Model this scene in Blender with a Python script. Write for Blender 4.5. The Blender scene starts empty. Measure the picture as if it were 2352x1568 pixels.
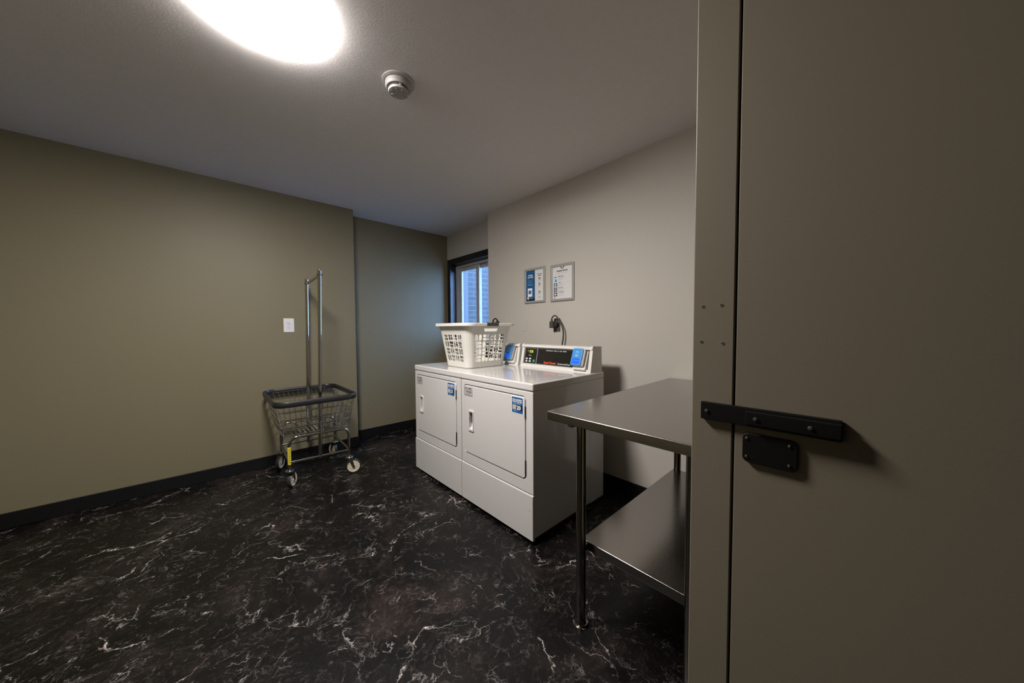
import bpy, bmesh, math
from mathutils import Vector, Matrix
C = bpy.context.scene.collection
S = bpy.context.scene
PI = math.pi

# ------------------------------------------------------------------ camera
def make_camera():
    y, p, r_ = math.radians(43.048), math.radians(2.215), math.radians(-0.342)
    fw = Vector((math.sin(y)*math.cos(p), math.cos(y)*math.cos(p), -math.sin(p)))
    r = Vector((math.cos(y), -math.sin(y), 0)); u = r.cross(fw)
    r2 = r*math.cos(r_) + u*math.sin(r_); u2 = u*math.cos(r_) - r*math.sin(r_)
    cd = bpy.data.cameras.new('camera'); cd.sensor_width = 36; cd.lens = 748.02/2352*36
    cd.clip_start = 0.02; cd.clip_end = 60
    o = bpy.data.objects.new('camera', cd); C.objects.link(o)
    m = Matrix((r2, u2, -fw)).transposed().to_4x4(); m.translation = Vector((0, 0, 1.2))
    o.matrix_world = m; S.camera = o
make_camera()

# ------------------------------------------------------------------ world, lamp strength, exposure
w = bpy.data.worlds.new('sky'); S.world = w; w.use_nodes = True
bg = w.node_tree.nodes['Background']; bg.inputs[0].default_value = (0.29, 0.52, 1.0, 1); bg.inputs[1].default_value = 22
S.view_settings.view_transform = 'Standard'; S.view_settings.look = 'None'
S.view_settings.gamma = 1; S.view_settings.use_curve_mapping = False
S.view_settings.exposure = 0.0
LAMP_EMIT = 200.0        # emission of the round ceiling lamp's diffuser
LAMP_COL = (1.0, 0.955, 0.91)
def area(name, loc, rot, sx, sy, power, col, spread=PI):
    l = bpy.data.lights.new(name, 'AREA'); l.shape = 'RECTANGLE'; l.size = sx; l.size_y = sy
    l.energy = power; l.color = col; l.spread = spread
    o = bpy.data.objects.new(name, l); C.objects.link(o); o.location = loc; o.rotation_euler = rot
    return o

# ------------------------------------------------------------------ helpers
def mesh_obj(name, bm, mat, parent=None, smooth=None):
    me = bpy.data.meshes.new(name)
    bmesh.ops.recalc_face_normals(bm, faces=bm.faces)
    bm.to_mesh(me); bm.free()
    return link(name, me, mat, parent, smooth)
def link(name, me, mat, parent=None, smooth=None):
    if smooth is not None:
        me.shade_smooth()
        if smooth < 180: me.set_sharp_from_angle(angle=math.radians(smooth))
    mats = mat if isinstance(mat, (list, tuple)) else [mat]
    me.materials.clear()
    for m in mats: me.materials.append(m)
    o = bpy.data.objects.new(name, me); C.objects.link(o)
    if smooth is not None and smooth < 180:
        wn = o.modifiers.new('weighted', 'WEIGHTED_NORMAL'); wn.keep_sharp = True; wn.weight = 100
    if parent:
        o.parent = parent
    return o
def tag(o, label, cat, group=None):
    o['label'] = label; o['category'] = cat
    if group: o['group'] = group
    return o
def thing(name, label, cat, loc=(0, 0, 0), group=None):
    o = bpy.data.objects.new(name, None); C.objects.link(o); o.location = loc; o.empty_display_size = .05
    return tag(o, label, cat, group)
def struct(o):
    o['kind'] = 'structure'; return o
def box(bm, x0, y0, z0, x1, y1, z1, bev=0, seg=2):
    t = bmesh.new()
    bmesh.ops.create_cube(t, size=1, matrix=Matrix.Translation(((x0+x1)/2, (y0+y1)/2, (z0+z1)/2)) @ Matrix.Diagonal((x1-x0, y1-y0, z1-z0, 1)))
    if bev: bmesh.ops.bevel(t, geom=t.edges[:], offset=bev, segments=seg, affect='EDGES', profile=.5)
    merge(bm, t)
def merge(bm, t, mat=None):
    me = bpy.data.meshes.new('tmp')
    if mat is not None: t.transform(mat)
    t.to_mesh(me); t.free(); bm.from_mesh(me); bpy.data.meshes.remove(me)
def hexa(bm, pts):
    """8 points: bottom loop 4, top loop 4"""
    v = [bm.verts.new(p) for p in pts]
    for f in ((0, 1, 2, 3), (7, 6, 5, 4), (0, 4, 5, 1), (1, 5, 6, 2), (2, 6, 7, 3), (3, 7, 4, 0)):
        bm.faces.new([v[i] for i in f])
def prism(bm, prof, axis, a, b):
    """extrude a 2D profile along axis ('y': prof=(x,z))"""
    def P(p, t): return (p[0], t, p[1]) if axis == 'y' else ((t, p[0], p[1]) if axis == 'x' else (p[0], p[1], t))
    v0 = [bm.verts.new(P(p, a)) for p in prof]; v1 = [bm.verts.new(P(p, b)) for p in prof]
    n = len(prof)
    bm.faces.new(v0); bm.faces.new(v1[::-1])
    for i in range(n): bm.faces.new((v0[i], v0[(i+1) % n], v1[(i+1) % n], v1[i]))
def lathe(bm, prof, loc, n=32, axis=(0, 0, 1), cap=True):
    """prof: (r, h) pairs along axis"""
    ax = Vector(axis).normalized(); q = Vector((0, 0, 1)).rotation_difference(ax).to_matrix()
    loc = Vector(loc); rings = []
    for r, h in prof:
        rings.append([bm.verts.new(loc + q @ Vector((r*math.cos(2*PI*k/n), r*math.sin(2*PI*k/n), h))) for k in range(n)])
    for a, b in zip(rings, rings[1:]):
        for k in range(n): bm.faces.new((a[k], a[(k+1) % n], b[(k+1) % n], b[k]))
    if cap:
        bm.faces.new(rings[0][::-1]); bm.faces.new(rings[-1])
def tube(bm, pts, r, n=10, closed=False, rr=None):
    pts = [Vector(p) for p in pts]; m = len(pts)
    T = []
    for i in range(m):
        if closed: t = pts[(i+1) % m] - pts[i-1]
        elif i == 0: t = pts[1]-pts[0]
        elif i == m-1: t = pts[-1]-pts[-2]
        else: t = (pts[i+1]-pts[i]).normalized() + (pts[i]-pts[i-1]).normalized()
        T.append(t.normalized())
    up = Vector((0, 0, 1)) if abs(T[0].z) < .9 else Vector((1, 0, 0))
    nrm = (up - T[0]*up.dot(T[0])).normalized(); rings = []
    for i in range(m):
        if i: nrm = (nrm - T[i]*nrm.dot(T[i])).normalized()
        b = T[i].cross(nrm); R = rr[i] if rr else r
        rings.append([bm.verts.new(pts[i] + (nrm*math.cos(2*PI*k/n) + b*math.sin(2*PI*k/n))*R) for k in range(n)])
    prs = list(zip(rings, rings[1:])) + ([(rings[-1], rings[0])] if closed else [])
    for a, b in prs:
        for k in range(n): bm.faces.new((a[k], a[(k+1) % n], b[(k+1) % n], b[k]))
    if not closed:
        bm.faces.new(rings[0][::-1]); bm.faces.new(rings[-1])
def rrect(x0, y0, x1, y1, r, n=6):
    out = []
    for cx, cy, a in ((x1-r, y1-r, 0), (x0+r, y1-r, 90), (x0+r, y0+r, 180), (x1-r, y0+r, 270)):
        for k in range(n+1):
            t = math.radians(a + 90*k/n); out.append((cx+r*math.cos(t), cy+r*math.sin(t)))
    return out
def catmull(P, n=8):
    P = [Vector(p) for p in P]; out = []
    Q = [2*P[0]-P[1]] + P + [2*P[-1]-P[-2]]
    for i in range(1, len(Q)-2):
        for k in range(n):
            t = k/n; a, b, c, d = Q[i-1:i+3]
            out.append(.5*((2*b) + (c-a)*t + (2*a-5*b+4*c-d)*t*t + (3*b-a-3*c+d)*t**3))
    out.append(P[-1]); return out
def eval_mesh(cu):
    o = bpy.data.objects.new('tmp', cu); C.objects.link(o)
    bpy.context.view_layer.update()
    dg = bpy.context.evaluated_depsgraph_get()
    me = bpy.data.meshes.new_from_object(o.evaluated_get(dg))
    bpy.data.objects.remove(o); bpy.data.curves.remove(cu)
    return me
def plate(outlines, thick, bev=0, bres=2):
    """filled 2D outline(s) with holes, z from 0 to thick (front face at +thick)"""
    cu = bpy.data.curves.new('p', 'CURVE'); cu.dimensions = '2D'; cu.fill_mode = 'BOTH'
    cu.extrude = max(thick/2-bev, 0); cu.bevel_depth = bev; cu.bevel_resolution = bres; cu.offset = -bev
    for ol in outlines:
        sp = cu.splines.new('POLY'); sp.points.add(len(ol)-1); sp.use_cyclic_u = True
        for i, p in enumerate(ol): sp.points[i].co = (p[0], p[1], 0, 1)
    me = eval_mesh(cu); me.transform(Matrix.Translation((0, 0, thick/2)))
    bm = bmesh.new(); bm.from_mesh(me); bpy.data.meshes.remove(me)
    bmesh.ops.remove_doubles(bm, verts=bm.verts, dist=1e-6)
    return bm
def text_bm(s, size, thick=.0004, align='LEFT', sx=1.0, bold=0.0):
    cu = bpy.data.curves.new('t', 'FONT'); cu.body = s; cu.size = size; cu.extrude = thick/2
    cu.align_x = align; cu.resolution_u = 2; cu.offset = bold
    me = eval_mesh(cu); me.transform(Matrix.Diagonal((sx, 1, 1, 1)))
    bm = bmesh.new(); bm.from_mesh(me); bpy.data.meshes.remove(me); return bm
def frame_mat(o, u, v):
    u = Vector(u).normalized(); v = Vector(v).normalized(); n = u.cross(v)
    m = Matrix((u, v, n)).transposed().to_4x4(); m.translation = Vector(o); return m
def WX(x, y=0, z=0):            # plane facing -x: local u = -y, v = z, n = -x
    return frame_mat((x, y, z), (0, -1, 0), (0, 0, 1))
def WY(y, x=0, z=0):            # plane facing -y: u = +x, v = z, n = -y
    return frame_mat((x, y, z), (1, 0, 0), (0, 0, 1))
def flat(bm_target, M, x0, y0, x1, y1, d0=0, d1=.0005):
    t = bmesh.new(); box(t, x0, y0, d0, x1, y1, d1); merge(bm_target, t, M)

# ------------------------------------------------------------------ materials
class N:
    def __init__(s, name):
        s.m = bpy.data.materials.new(name); s.m.use_nodes = True; s.t = s.m.node_tree
        s.b = s.t.nodes['Principled BSDF']; s.out = s.t.nodes['Material Output']
    def n(s, typ, **kw):
        nd = s.t.nodes.new(typ)
        for k, v in kw.items():
            if k.startswith('i_'):
                key = k[2:]; key = int(key) if key.isdigit() else key.replace('_', ' ')
                if hasattr(v, 'is_output'): s.t.links.new(v, nd.inputs[key])
                else: nd.inputs[key].default_value = v
            else: setattr(nd, k, v)
        return nd
    def l(s, a, b): s.t.links.new(a, b)
    def coord(s, scale=(1, 1, 1)):
        tc = s.n('ShaderNodeTexCoord'); mp = s.n('ShaderNodeMapping', i_Vector=tc.outputs['Object'])
        mp.inputs['Scale'].default_value = scale; return mp.outputs[0]
    def noise(s, co, scale, detail=4, rough=.5, dist=0):
        return s.n('ShaderNodeTexNoise', i_Vector=co, i_Scale=scale, i_Detail=detail, i_Roughness=rough, i_Distortion=dist).outputs[0]
    def ramp(s, fac, stops):
        r = s.n('ShaderNodeValToRGB', i_Fac=fac); e = r.color_ramp.elements
        while len(e) < len(stops): e.new(.5)
        for k, (p, c) in enumerate(stops): e[k].position = p; e[k].color = c if len(c) == 4 else (*c, 1)
        return r.outputs[0]
    def math(s, op, a, b=0.0, clamp=False):
        nd = s.n('ShaderNodeMath', operation=op, i_0=a, i_1=b); nd.use_clamp = clamp; return nd.outputs[0]
    def mix(s, f, a, b):
        nd = s.n('ShaderNodeMix', data_type='RGBA'); 
        for key, v in ((0, f), (6, a), (7, b)):
            if hasattr(v, 'is_output'): s.l(v, nd.inputs[key])
            else: nd.inputs[key].default_value = v if key == 0 else (*v, 1)[:4]
        return nd.outputs[2]
    def bump(s, h, strength, dist=.002):
        nd = s.n('ShaderNodeBump', i_Height=h, i_Strength=strength, i_Distance=dist); s.l(nd.outputs[0], s.b.inputs['Normal'])
def simple(name, col, rough=.5, metal=0, var=.06, scale=18, bump=0, bscale=300, spec=None, emit=None, es=1, coat=0):
    s = N(name); co = s.coord(); f = s.noise(co, scale, 5)
    c2 = tuple(max(0, c*(1-var)) for c in col); c3 = tuple(min(1, c*(1+var)) for c in col)
    s.l(s.mix(f, c2, c3), s.b.inputs['Base Color'])
    s.b.inputs['Roughness'].default_value = rough; s.b.inputs['Metallic'].default_value = metal
    if spec is not None: s.b.inputs['Specular IOR Level'].default_value = spec
    if coat: s.b.inputs['Coat Weight'].default_value = coat
    if bump: s.bump(s.noise(co, bscale, 3), bump)
    if emit: s.b.inputs['Emission Color'].default_value = (*emit, 1); s.b.inputs['Emission Strength'].default_value = es
    return s.m

def floor_material():
    s = N('black_marble_vinyl'); co = s.coord()
    wob = s.n('ShaderNodeTexNoise', i_Vector=co, i_Scale=3.0, i_Detail=6, i_Roughness=.6)
    wv = s.n('ShaderNodeVectorMath', operation='MULTIPLY_ADD'); s.l(wob.outputs[1], wv.inputs[0])
    wv.inputs[1].default_value = (.32, .32, .32); s.l(co, wv.inputs[2]); cw = wv.outputs[0]
    cloud = s.noise(co, 2.4, 7, .62, .7)
    base = s.ramp(cloud, [(.40, (.0010, .0009, .0009)), (.54, (.0030, .0022, .0021)), (.66, (.015, .0105, .0096)), (.80, (.040, .030, .028))])
    fine = s.noise(cw, 24, 10, .78, 1.6)
    fm = s.math('MULTIPLY', s.ramp(fine, [(.53, (0, 0, 0)), (.66, (1, 1, 1))]), s.ramp(cloud, [(.40, (.08, .08, .08)), (.62, (1, 1, 1))]))
    col = s.mix(s.math('MULTIPLY', fm, .5), base, (.095, .072, .066))
    jag = s.n('ShaderNodeTexNoise', i_Vector=co, i_Scale=16.0, i_Detail=5, i_Roughness=.65)
    jv = s.n('ShaderNodeVectorMath', operation='MULTIPLY_ADD'); s.l(jag.outputs[1], jv.inputs[0])
    jv.inputs[1].default_value = (.055, .055, .055); s.l(cw, jv.inputs[2]); cj = jv.outputs[0]
    def vein(scale, width, seed, m0, m1, mscale):
        mp = s.n('ShaderNodeMapping', i_Vector=cj); mp.inputs['Location'].default_value = (seed, seed*1.7, 0)
        v = s.n('ShaderNodeTexVoronoi', feature='DISTANCE_TO_EDGE', i_Vector=mp.outputs[0], i_Scale=scale).outputs[0]
        line = s.ramp(v, [(0, (1, 1, 1)), (width*.4, (.5, .5, .5)), (width, (0, 0, 0))])
        mk = s.noise(mp.outputs[0], mscale, 4, .65)
        return s.math('MULTIPLY', line, s.ramp(mk, [(m0, (0, 0, 0)), (m1, (1, 1, 1))]))
    a = vein(2.3, .0105, 3.1, .53, .60, 4.0); b = vein(6.0, .021, 7.7, .53, .63, 5.5); c = vein(13, .040, 1.3, .525, .65, 8)
    d = vein(27, .065, 5.9, .52, .66, 11)
    grain = s.ramp(s.noise(cw, 38, 5, .7), [(.36, (.06, .06, .06)), (.58, (1, 1, 1))])
    v = s.math('MAXIMUM', s.math('MAXIMUM', a, s.math('MULTIPLY', b, .7)), s.math('MAXIMUM', s.math('MULTIPLY', c, .34), s.math('MULTIPLY', d, .24)))
    v = s.math('MULTIPLY', v, grain, True)
    col = s.mix(v, col, (.52, .47, .445))
    s.l(col, s.b.inputs['Base Color'])
    s.l(s.ramp(fine, [(.3, (.30, .30, .30)), (.7, (.44, .44, .44))]), s.b.inputs['Roughness'])
    s.b.inputs['Specular IOR Level'].default_value = .3
    s.bump(fine, .05, .001)
    return s.m
def wall_material(name, col, rough=.6, bump=.12):
    s = N(name); co = s.coord()
    s.l(s.mix(s.noise(co, 1.6, 3), tuple(c*.96 for c in col), tuple(c*1.04 for c in col)), s.b.inputs['Base Color'])
    s.b.inputs['Roughness'].default_value = rough; s.b.inputs['Specular IOR Level'].default_value = .35
    s.bump(s.noise(co, 170, 3, .6), bump, .0015); return s.m
def ceiling_material():
    s = N('stippled_ceiling_paint'); co = s.coord()
    s.b.inputs['Base Color'].default_value = (.40, .375, .36, 1)
    s.l(s.mix(s.noise(co, 40, 4), (.68, .645, .64), (.74, .705, .70)), s.b.inputs['Base Color'])
    s.b.inputs['Roughness'].default_value = .85
    s.bump(s.noise(co, 95, 5, .7), .32, .003); return s.m
def brick_material():
    s = N('painted_brick'); tc = s.n('ShaderNodeTexCoord')
    mp = s.n('ShaderNodeMapping', i_Vector=tc.outputs['Object']); mp.inputs['Rotation'].default_value = (PI/2, 0, 0)
    sw = s.n('ShaderNodeSeparateXYZ', i_0=tc.outputs['Object']); cb = s.n('ShaderNodeCombineXYZ', i_0=sw.outputs[0], i_1=sw.outputs[2])
    br = s.n('ShaderNodeTexBrick', i_Vector=cb.outputs[0], i_Scale=1.0, i_Mortar_Size=.006, i_Brick_Width=.215, i_Row_Height=.075)
    br.inputs['Color1'].default_value = (.010, .0125, .015, 1); br.inputs['Color2'].default_value = (.020, .023, .027, 1); br.inputs['Mortar'].default_value = (.062, .065, .068, 1)
    s.l(s.mix(s.math('MULTIPLY', s.noise(tc.outputs['Object'], 22, 6, .7), .7), br.outputs[0], (.042, .042, .042)), s.b.inputs['Base Color'])
    s.b.inputs['Roughness'].default_value = .8; s.bump(br.outputs[1], -.6, .006); return s.m
def steel_material(name, col, rough, stretch=(1, 1, 60), rv=.08):
    s = N(name); co = s.coord(stretch); f = s.noise(co, 9, 4)
    s.b.inputs['Metallic'].default_value = 1
    s.l(s.mix(f, tuple(c*.94 for c in col), tuple(min(1, c*1.05) for c in col)), s.b.inputs['Base Color'])
    s.l(s.ramp(f, [(.3, (rough-rv/2,)*3), (.7, (rough+rv/2,)*3)]), s.b.inputs['Roughness']); return s.m

M = {}
M['floor'] = floor_material(); M['ceiling'] = ceiling_material()
M['taupe'] = wall_material('taupe_wall_paint', (.47, .435, .395))
M['olive'] = wall_material('olive_wall_paint', (.178, .156, .098), .5)
M['jamb'] = wall_material('olive_brown_frame_paint', (.175, .15, .112), .42, .07)
M['base'] = simple('black_vinyl_base', (.006, .006, .007), .35)
M['hall'] = simple('hall_paint', (.12, .11, .095), .7)
M['black_trim'] = simple('black_trim_paint', (.006, .007, .010), .35)
M['vinyl'] = simple('white_window_vinyl', (.38, .37, .37), .4)
M['brick'] = brick_material()
M['enamel'] = simple('white_enamel', (.575, .555, .545), .2, var=.015, coat=.6)
M['console'] = simple('white_console_plastic', (.66, .64, .61), .35, var=.015)
M['console_grey'] = simple('pale_grey_plastic', (.42, .40, .37), .4, var=.02)
M['gap'] = simple('dark_gap_and_hinge', (.008, .007, .006), .7)  # near-black for the hinges, and for gap shade put into the colour
M['panel'] = simple('black_control_panel', (.012, .011, .010), .25)
M['panel_grey'] = simple('dark_grey_border', (.10, .095, .09), .4)
M['blue'] = simple('blue_reader_plastic', (.05, .25, .58), .3, var=.04)
M['blue_screen'] = simple('lit_blue_screen', (.01, .08, .5), .3, emit=(.01, .10, .75), es=.55)
M['grey_side'] = simple('reader_grey_plastic', (.33, .30, .28), .4)
M['lcd'] = simple('green_lit_display', (.35, .42, .03), .4, emit=(.42, .5, .02), es=.35)
M['green'] = simple('green_button', (.02, .33, .17), .4)
M['button'] = simple('pale_buttons', (.55, .53, .52), .4)
M['red_ink'] = simple('red_lettering', (.75, .07, .015), .5)
M['white_ink'] = simple('white_lettering', (.8, .8, .8), .5)
M['lblue_ink'] = simple('light_blue_lettering', (.35, .6, .85), .5)
M['grey_ink'] = simple('grey_lettering', (.22, .21, .22), .5)
M['dark_ink'] = simple('dark_lettering', (.03, .03, .035), .5)
M['sticker_white'] = simple('white_sticker', (.72, .73, .76), .35, var=.02)
M['sticker_blue'] = simple('blue_sticker', (.018, .085, .24), .35)
M['navy'] = simple('navy_print', (.008, .014, .05), .4)
M['grey_label'] = simple('grey_maker_label', (.42, .40, .39), .35)
M['paper'] = simple('poster_paper', (.62, .61, .61), .5, var=.02)
M['poster_blue'] = simple('poster_blue_print', (.012, .085, .22), .4, var=.25, scale=6)
M['alu'] = simple('silver_snap_frame', (.42, .41, .39), .3, metal=.35, var=.03)
M['basket'] = simple('white_basket_plastic', (.66, .64, .59), .38, var=.015)
M['grip'] = simple('dark_grey_grip', (.05, .048, .045), .5)
M['cord'] = simple('brown_grey_cord', (.045, .038, .03), .5)
M['blackp'] = simple('black_plastic', (.0025, .0025, .0025), .5, spec=.25)
M['plug'] = simple('dark_grey_plug', (.05, .048, .045), .45)
M['plate_brown'] = simple('brown_cover_plate', (.07, .056, .045), .4)
M['white_plate'] = simple('white_cover_plate', (.66, .65, .66), .4, var=.02)
M['slot'] = simple('outlet_slots', (.02, .02, .02), .6)
M['steel'] = steel_material('brushed_stainless', (.33, .315, .30), .20, (3, 60, 3))
M['steel_leg'] = steel_material('polished_stainless_leg', (.28, .26, .235), .12, (1, 1, 1), .04)
M['chrome'] = steel_material('chrome', (.42, .41, .385), .13, (1, 1, 1), .04)
M['wire'] = steel_material('bright_wire', (.68, .67, .65), .16, (1, 1, 1), .04)
M['bumper'] = simple('charcoal_vinyl_bumper', (.012, .012, .015), .38)
M['rubber'] = simple('dark_rubber', (.02, .021, .022), .5)
M['hub'] = simple('cream_wheel_hub', (.55, .49, .38), .45)
M['yellow'] = simple('yellow_warning_tag', (.62, .50, .05), .5)
M['detector'] = simple('off_white_detector_plastic', (.38, .355, .345), .45, var=.02)
M['detector_dark'] = simple('detector_vent', (.05, .05, .045), .6)
def emitter(name, col, strength):
    s = N(name); co = s.coord(); s.b.inputs['Base Color'].default_value = (.8, .8, .8, 1)
    s.l(s.mix(s.noise(co, 5), tuple(c*.985 for c in col), col), s.b.inputs['Emission Color']); s.b.inputs['Emission Strength'].default_value = strength
    return s.m
M['lamp'] = emitter('glowing_diffuser', LAMP_COL, LAMP_EMIT)
def glass():
    s = N('window_glass'); s.b.inputs['Transmission Weight'].default_value = 1; s.b.inputs['Roughness'].default_value = .02
    s.b.inputs['IOR'].default_value = 1.2; co = s.coord(); s.l(s.mix(s.noise(co, 4), (.93, .96, .98), (.96, .98, 1)), s.b.inputs['Base Color'])
    s.bump(s.noise(co, 5, 2), .02); return s.m
M['glass'] = glass()

# ------------------------------------------------------------------ room shell
H = 2.412
XP, XW, YP, YB, YC, XC = 2.186, 2.331, 2.700, 3.732, 3.532, 1.109
def sbox(name, *a, mat, bev=0):
    bm = bmesh.new(); box(bm, *a, bev=bev); return struct(mesh_obj(name, bm, mat))
sbox('floor', -1.42, -2.3, -.1, 2.62, 3.95, 0, mat=M['floor'])
sbox('ceiling', -1.42, -2.3, H, 2.62, 3.95, H+.1, mat=M['ceiling'])
bm = bmesh.new()                                   # poster wall and the set-back window wall with its opening
box(bm, XP, .02, 0, 2.6, YP, H)
WY0, WY1, WZ0, WZ1 = 2.78, 3.65, 1.02, 2.03
box(bm, XW, YP, 0, 2.6, YB, WZ0); box(bm, XW, YP, WZ1, 2.6, YB, H)
box(bm, XW, YP, WZ0, 2.6, WY0, WZ1); box(bm, XW, WY1, WZ0, 2.6, YB, WZ1)
bmesh.ops.remove_doubles(bm, verts=bm.verts, dist=1e-5)
struct(mesh_obj('wall_right', bm, M['taupe']))
sbox('wall_back', XC, YB, 0, 2.6, 3.9, H, mat=M['olive'])
sbox('wall_chase', -1.3, YC, 0, XC, 3.9, H, mat=M['olive'])
sbox('wall_left', -1.42, -2.2, 0, -1.3, 3.9, H, mat=M['olive'])
bm = bmesh.new(); box(bm, .76, .02, 0, XP, .21, H); box(bm, -.30, .02, 2.14, .76, .21, H); box(bm, -1.3, .02, 0, -.30, .21, H)
struct(mesh_obj('wall_front', bm, M['olive']))
bm = bmesh.new(); box(bm, -1.3, -2.3, 0, 2.4, -2.2, H); box(bm, 2.3, -2.2, 0, 2.4, .02, H)
struct(mesh_obj('wall_hallway', bm, M['hall']))
# baseboards
sbox('baseboard_back', XC, YB-.008, 0, XW, YB, .098, mat=M['base'], bev=.003)
bm = bmesh.new(); box(bm, -1.3, YC-.008, 0, XC+.008, YC, .098, bev=.003); box(bm, XC, YC, 0, XC+.008, YB-.008, .098, bev=.003)
struct(mesh_obj('baseboard_chase', bm, M['base']))
bm = bmesh.new(); box(bm, XP-.008, .21, 0, XP, YP, .098, bev=.003); box(bm, XW-.008, YP, 0, XW, YB-.008, .098, bev=.003)
struct(mesh_obj('baseboard_right', bm, M['base']))

# doorway frame (trim_1) with its filled screw holes, and the open door (door_1)
bm = bmesh.new(); box(bm, .70, .157, 0, .76, .226, 2.14, bev=.0022, seg=3)
for (y, z) in ((.209, 1.241), (.178, 1.242), (.211, 1.173), (.175, 1.171)):
    lathe(bm, [(.0035, 0), (.0034, .0007), (.0022, .0009), (.0016, .0002)], (.7003, y, z), 12, (-1, 0, 0))
struct(mesh_obj('trim_1', bm, M['jamb'], smooth=35))
f = bpy.data.objects['trim_1']
for (y, z) in ((.209, 1.241), (.178, 1.242), (.211, 1.173), (.175, 1.171)):
    bm = bmesh.new(); lathe(bm, [(.0014, 0), (.0014, .0004)], (.6994, y, z), 8, (-1, 0, 0)); mesh_obj('screw_hole', bm, M['slot'], f)
bm = bmesh.new(); box(bm, -.32, .0, 0, -.26, .226, 2.14, bev=.002); box(bm, -.26, .0, 2.10, .70, .226, 2.14, bev=.002)
struct(mesh_obj('trim_2', bm, M['jamb']))
bm = bmesh.new(); box(bm, .70, -.755, .01, .745, .1535, 2.09, bev=.0015)
door = struct(mesh_obj('door_1', bm, M['jamb'], smooth=35))
# black latch guard bar crossing the gap
bm = bmesh.new(); box(bm, .691, .015, 1.0255, .6995, .2075, 1.0585, bev=.0015)
box(bm, .684, .015, 1.030, .692, .135, 1.054, bev=.002)
g = tag(mesh_obj('latch_bar', bm, M['blackp'], smooth=35), 'black metal bar bolted across the gap between door frame and open door', 'latch')
for y in (.197, .120, .05):
    bm = bmesh.new(); lathe(bm, [(.0035, 0), (.003, .0015), (0.0005, .002)], (.6905 if y > .14 else .6835, y, 1.042), 12, (-1, 0, 0)); mesh_obj('bolt', bm, M['plug'], g)
# black lock plate on the door
bmp = plate([rrect(0, 0, .075, .052, .010)], .006, .001); bmp.transform(WX(.700, .140, .961))
lk = mesh_obj('lock_plate', bmp, M['blackp'], door, smooth=35)
for (y, z) in ((.1335, 1.004), (.1335, .971), (.075, 1.004), (.075, .971)):
    bm = bmesh.new(); lathe(bm, [(.003, 0), (.0025, .0012), (.0004, .0016)], (.6940, y, z), 12, (-1, 0, 0)); mesh_obj('screw', bm, M['chrome'], lk)

# ------------------------------------------------------------------ window and what lies outside
win = bpy.data.objects.new('window_1', None); C.objects.link(win); struct(win); win.location = (XW, WY0, WZ0)
def wpart(name, bm, mat, smooth=None, par=win):
    o = mesh_obj(name, bm, mat, None, smooth)
    if par is win:
        o.data.transform(Matrix.Translation((-XW, -WY0, -WZ0)))
    o.parent = par; return o
bm = bmesh.new()                                    # black casing and reveal lining
box(bm, XW-.014, WY1-.004, WZ0-.06, XW, 3.712, 2.098, bev=.002)
box(bm, XW-.014, YP+.001, WZ1-.004, XW, WY1, 2.098, bev=.002)
box(bm, XW-.014, YP+.001, WZ0-.06, XW, WY0, WZ1, bev=.002)
box(bm, XW-.03, WY0, WZ0-.03, XW, WY1, WZ0, bev=.002)
box(bm, XW, WY1-.004, WZ0, 2.60, WY1, WZ1); box(bm, XW, WY0, WZ1-.004, 2.60, WY1, WZ1)
box(bm, XW, WY0, WZ0, 2.60, WY0+.004, WZ1); box(bm, XW, WY0, WZ0, 2.60, WY1, WZ0+.004)
wpart('casing', bm, M['black_trim'])
def ring(bm, x0, x1, ya, yb, za, zb, wy, wz, bev=.002):
    box(bm, x0, ya, za, x1, ya+wy, zb, bev=bev); box(bm, x0, yb-wy, za, x1, yb, zb, bev=bev)
    box(bm, x0, ya+wy, za, x1, yb-wy, za+wz, bev=bev); box(bm, x0, ya+wy, zb-wz, x1, yb-wy, zb, bev=bev)
a, b = WY0+.004, WY1-.004
bm = bmesh.new(); ring(bm, 2.405, 2.49, a, b, WZ0+.004, WZ1-.004, .042, .035)
wpart('window_frame', bm, M['vinyl'], 35)
bm = bmesh.new(); ring(bm, 2.425, 2.452, 3.175, b-.042, WZ0+.039, WZ1-.039, .058, .045)
s1 = wpart('window_sash', bm, M['vinyl'], 35)
bm = bmesh.new(); ring(bm, 2.455, 2.482, a+.042, 3.245, WZ0+.039, WZ1-.039, .05, .045)
s2 = wpart('window_sash', bm, M['vinyl'], 35)
bm = bmesh.new(); box(bm, 2.436, 3.233, WZ0+.084, 2.440, b-.10, WZ1-.084); wpart('pane', bm, M['glass'])
bm = bmesh.new(); box(bm, 2.466, a+.092, WZ0+.084, 2.470, 3.195, WZ1-.084); wpart('pane', bm, M['glass'])
bm = bmesh.new(); box(bm, -2.2, 0, 0, 1.4, .22, 4.2)
o = struct(mesh_obj('wall_outside', bm, M['brick'])); o.location = (4.2, 4.10, -.6); o.rotation_euler = (0, 0, math.radians(-8))
sbox('ground_outside', 2.62, -1, -.2, 9, 7.5, -.1, mat=M['hall'])

# ------------------------------------------------------------------ ceiling lamp and smoke detector
LX, LY = .178, 1.55
lamp = thing('ceiling_lamp', 'round white glowing flush ceiling lamp', 'lamp', (LX, LY, H))
bm = bmesh.new(); lathe(bm, [(.200, 0), (.200, -.014), (.188, -.016)], (0, 0, 0), 64); mesh_obj('base_ring', bm, M['white_plate'], lamp, 40)
bm = bmesh.new()
pr = [(.203, -.012)] + [(.212*math.cos(t*PI/2/12)**.55 if t < 12 else .001, -.014-.011*math.sin(t*PI/2/12)) for t in range(13)]
lathe(bm, pr, (0, 0, 0), 64); mesh_obj('lamp_shade', bm, M['lamp'], lamp, 60)

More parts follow.
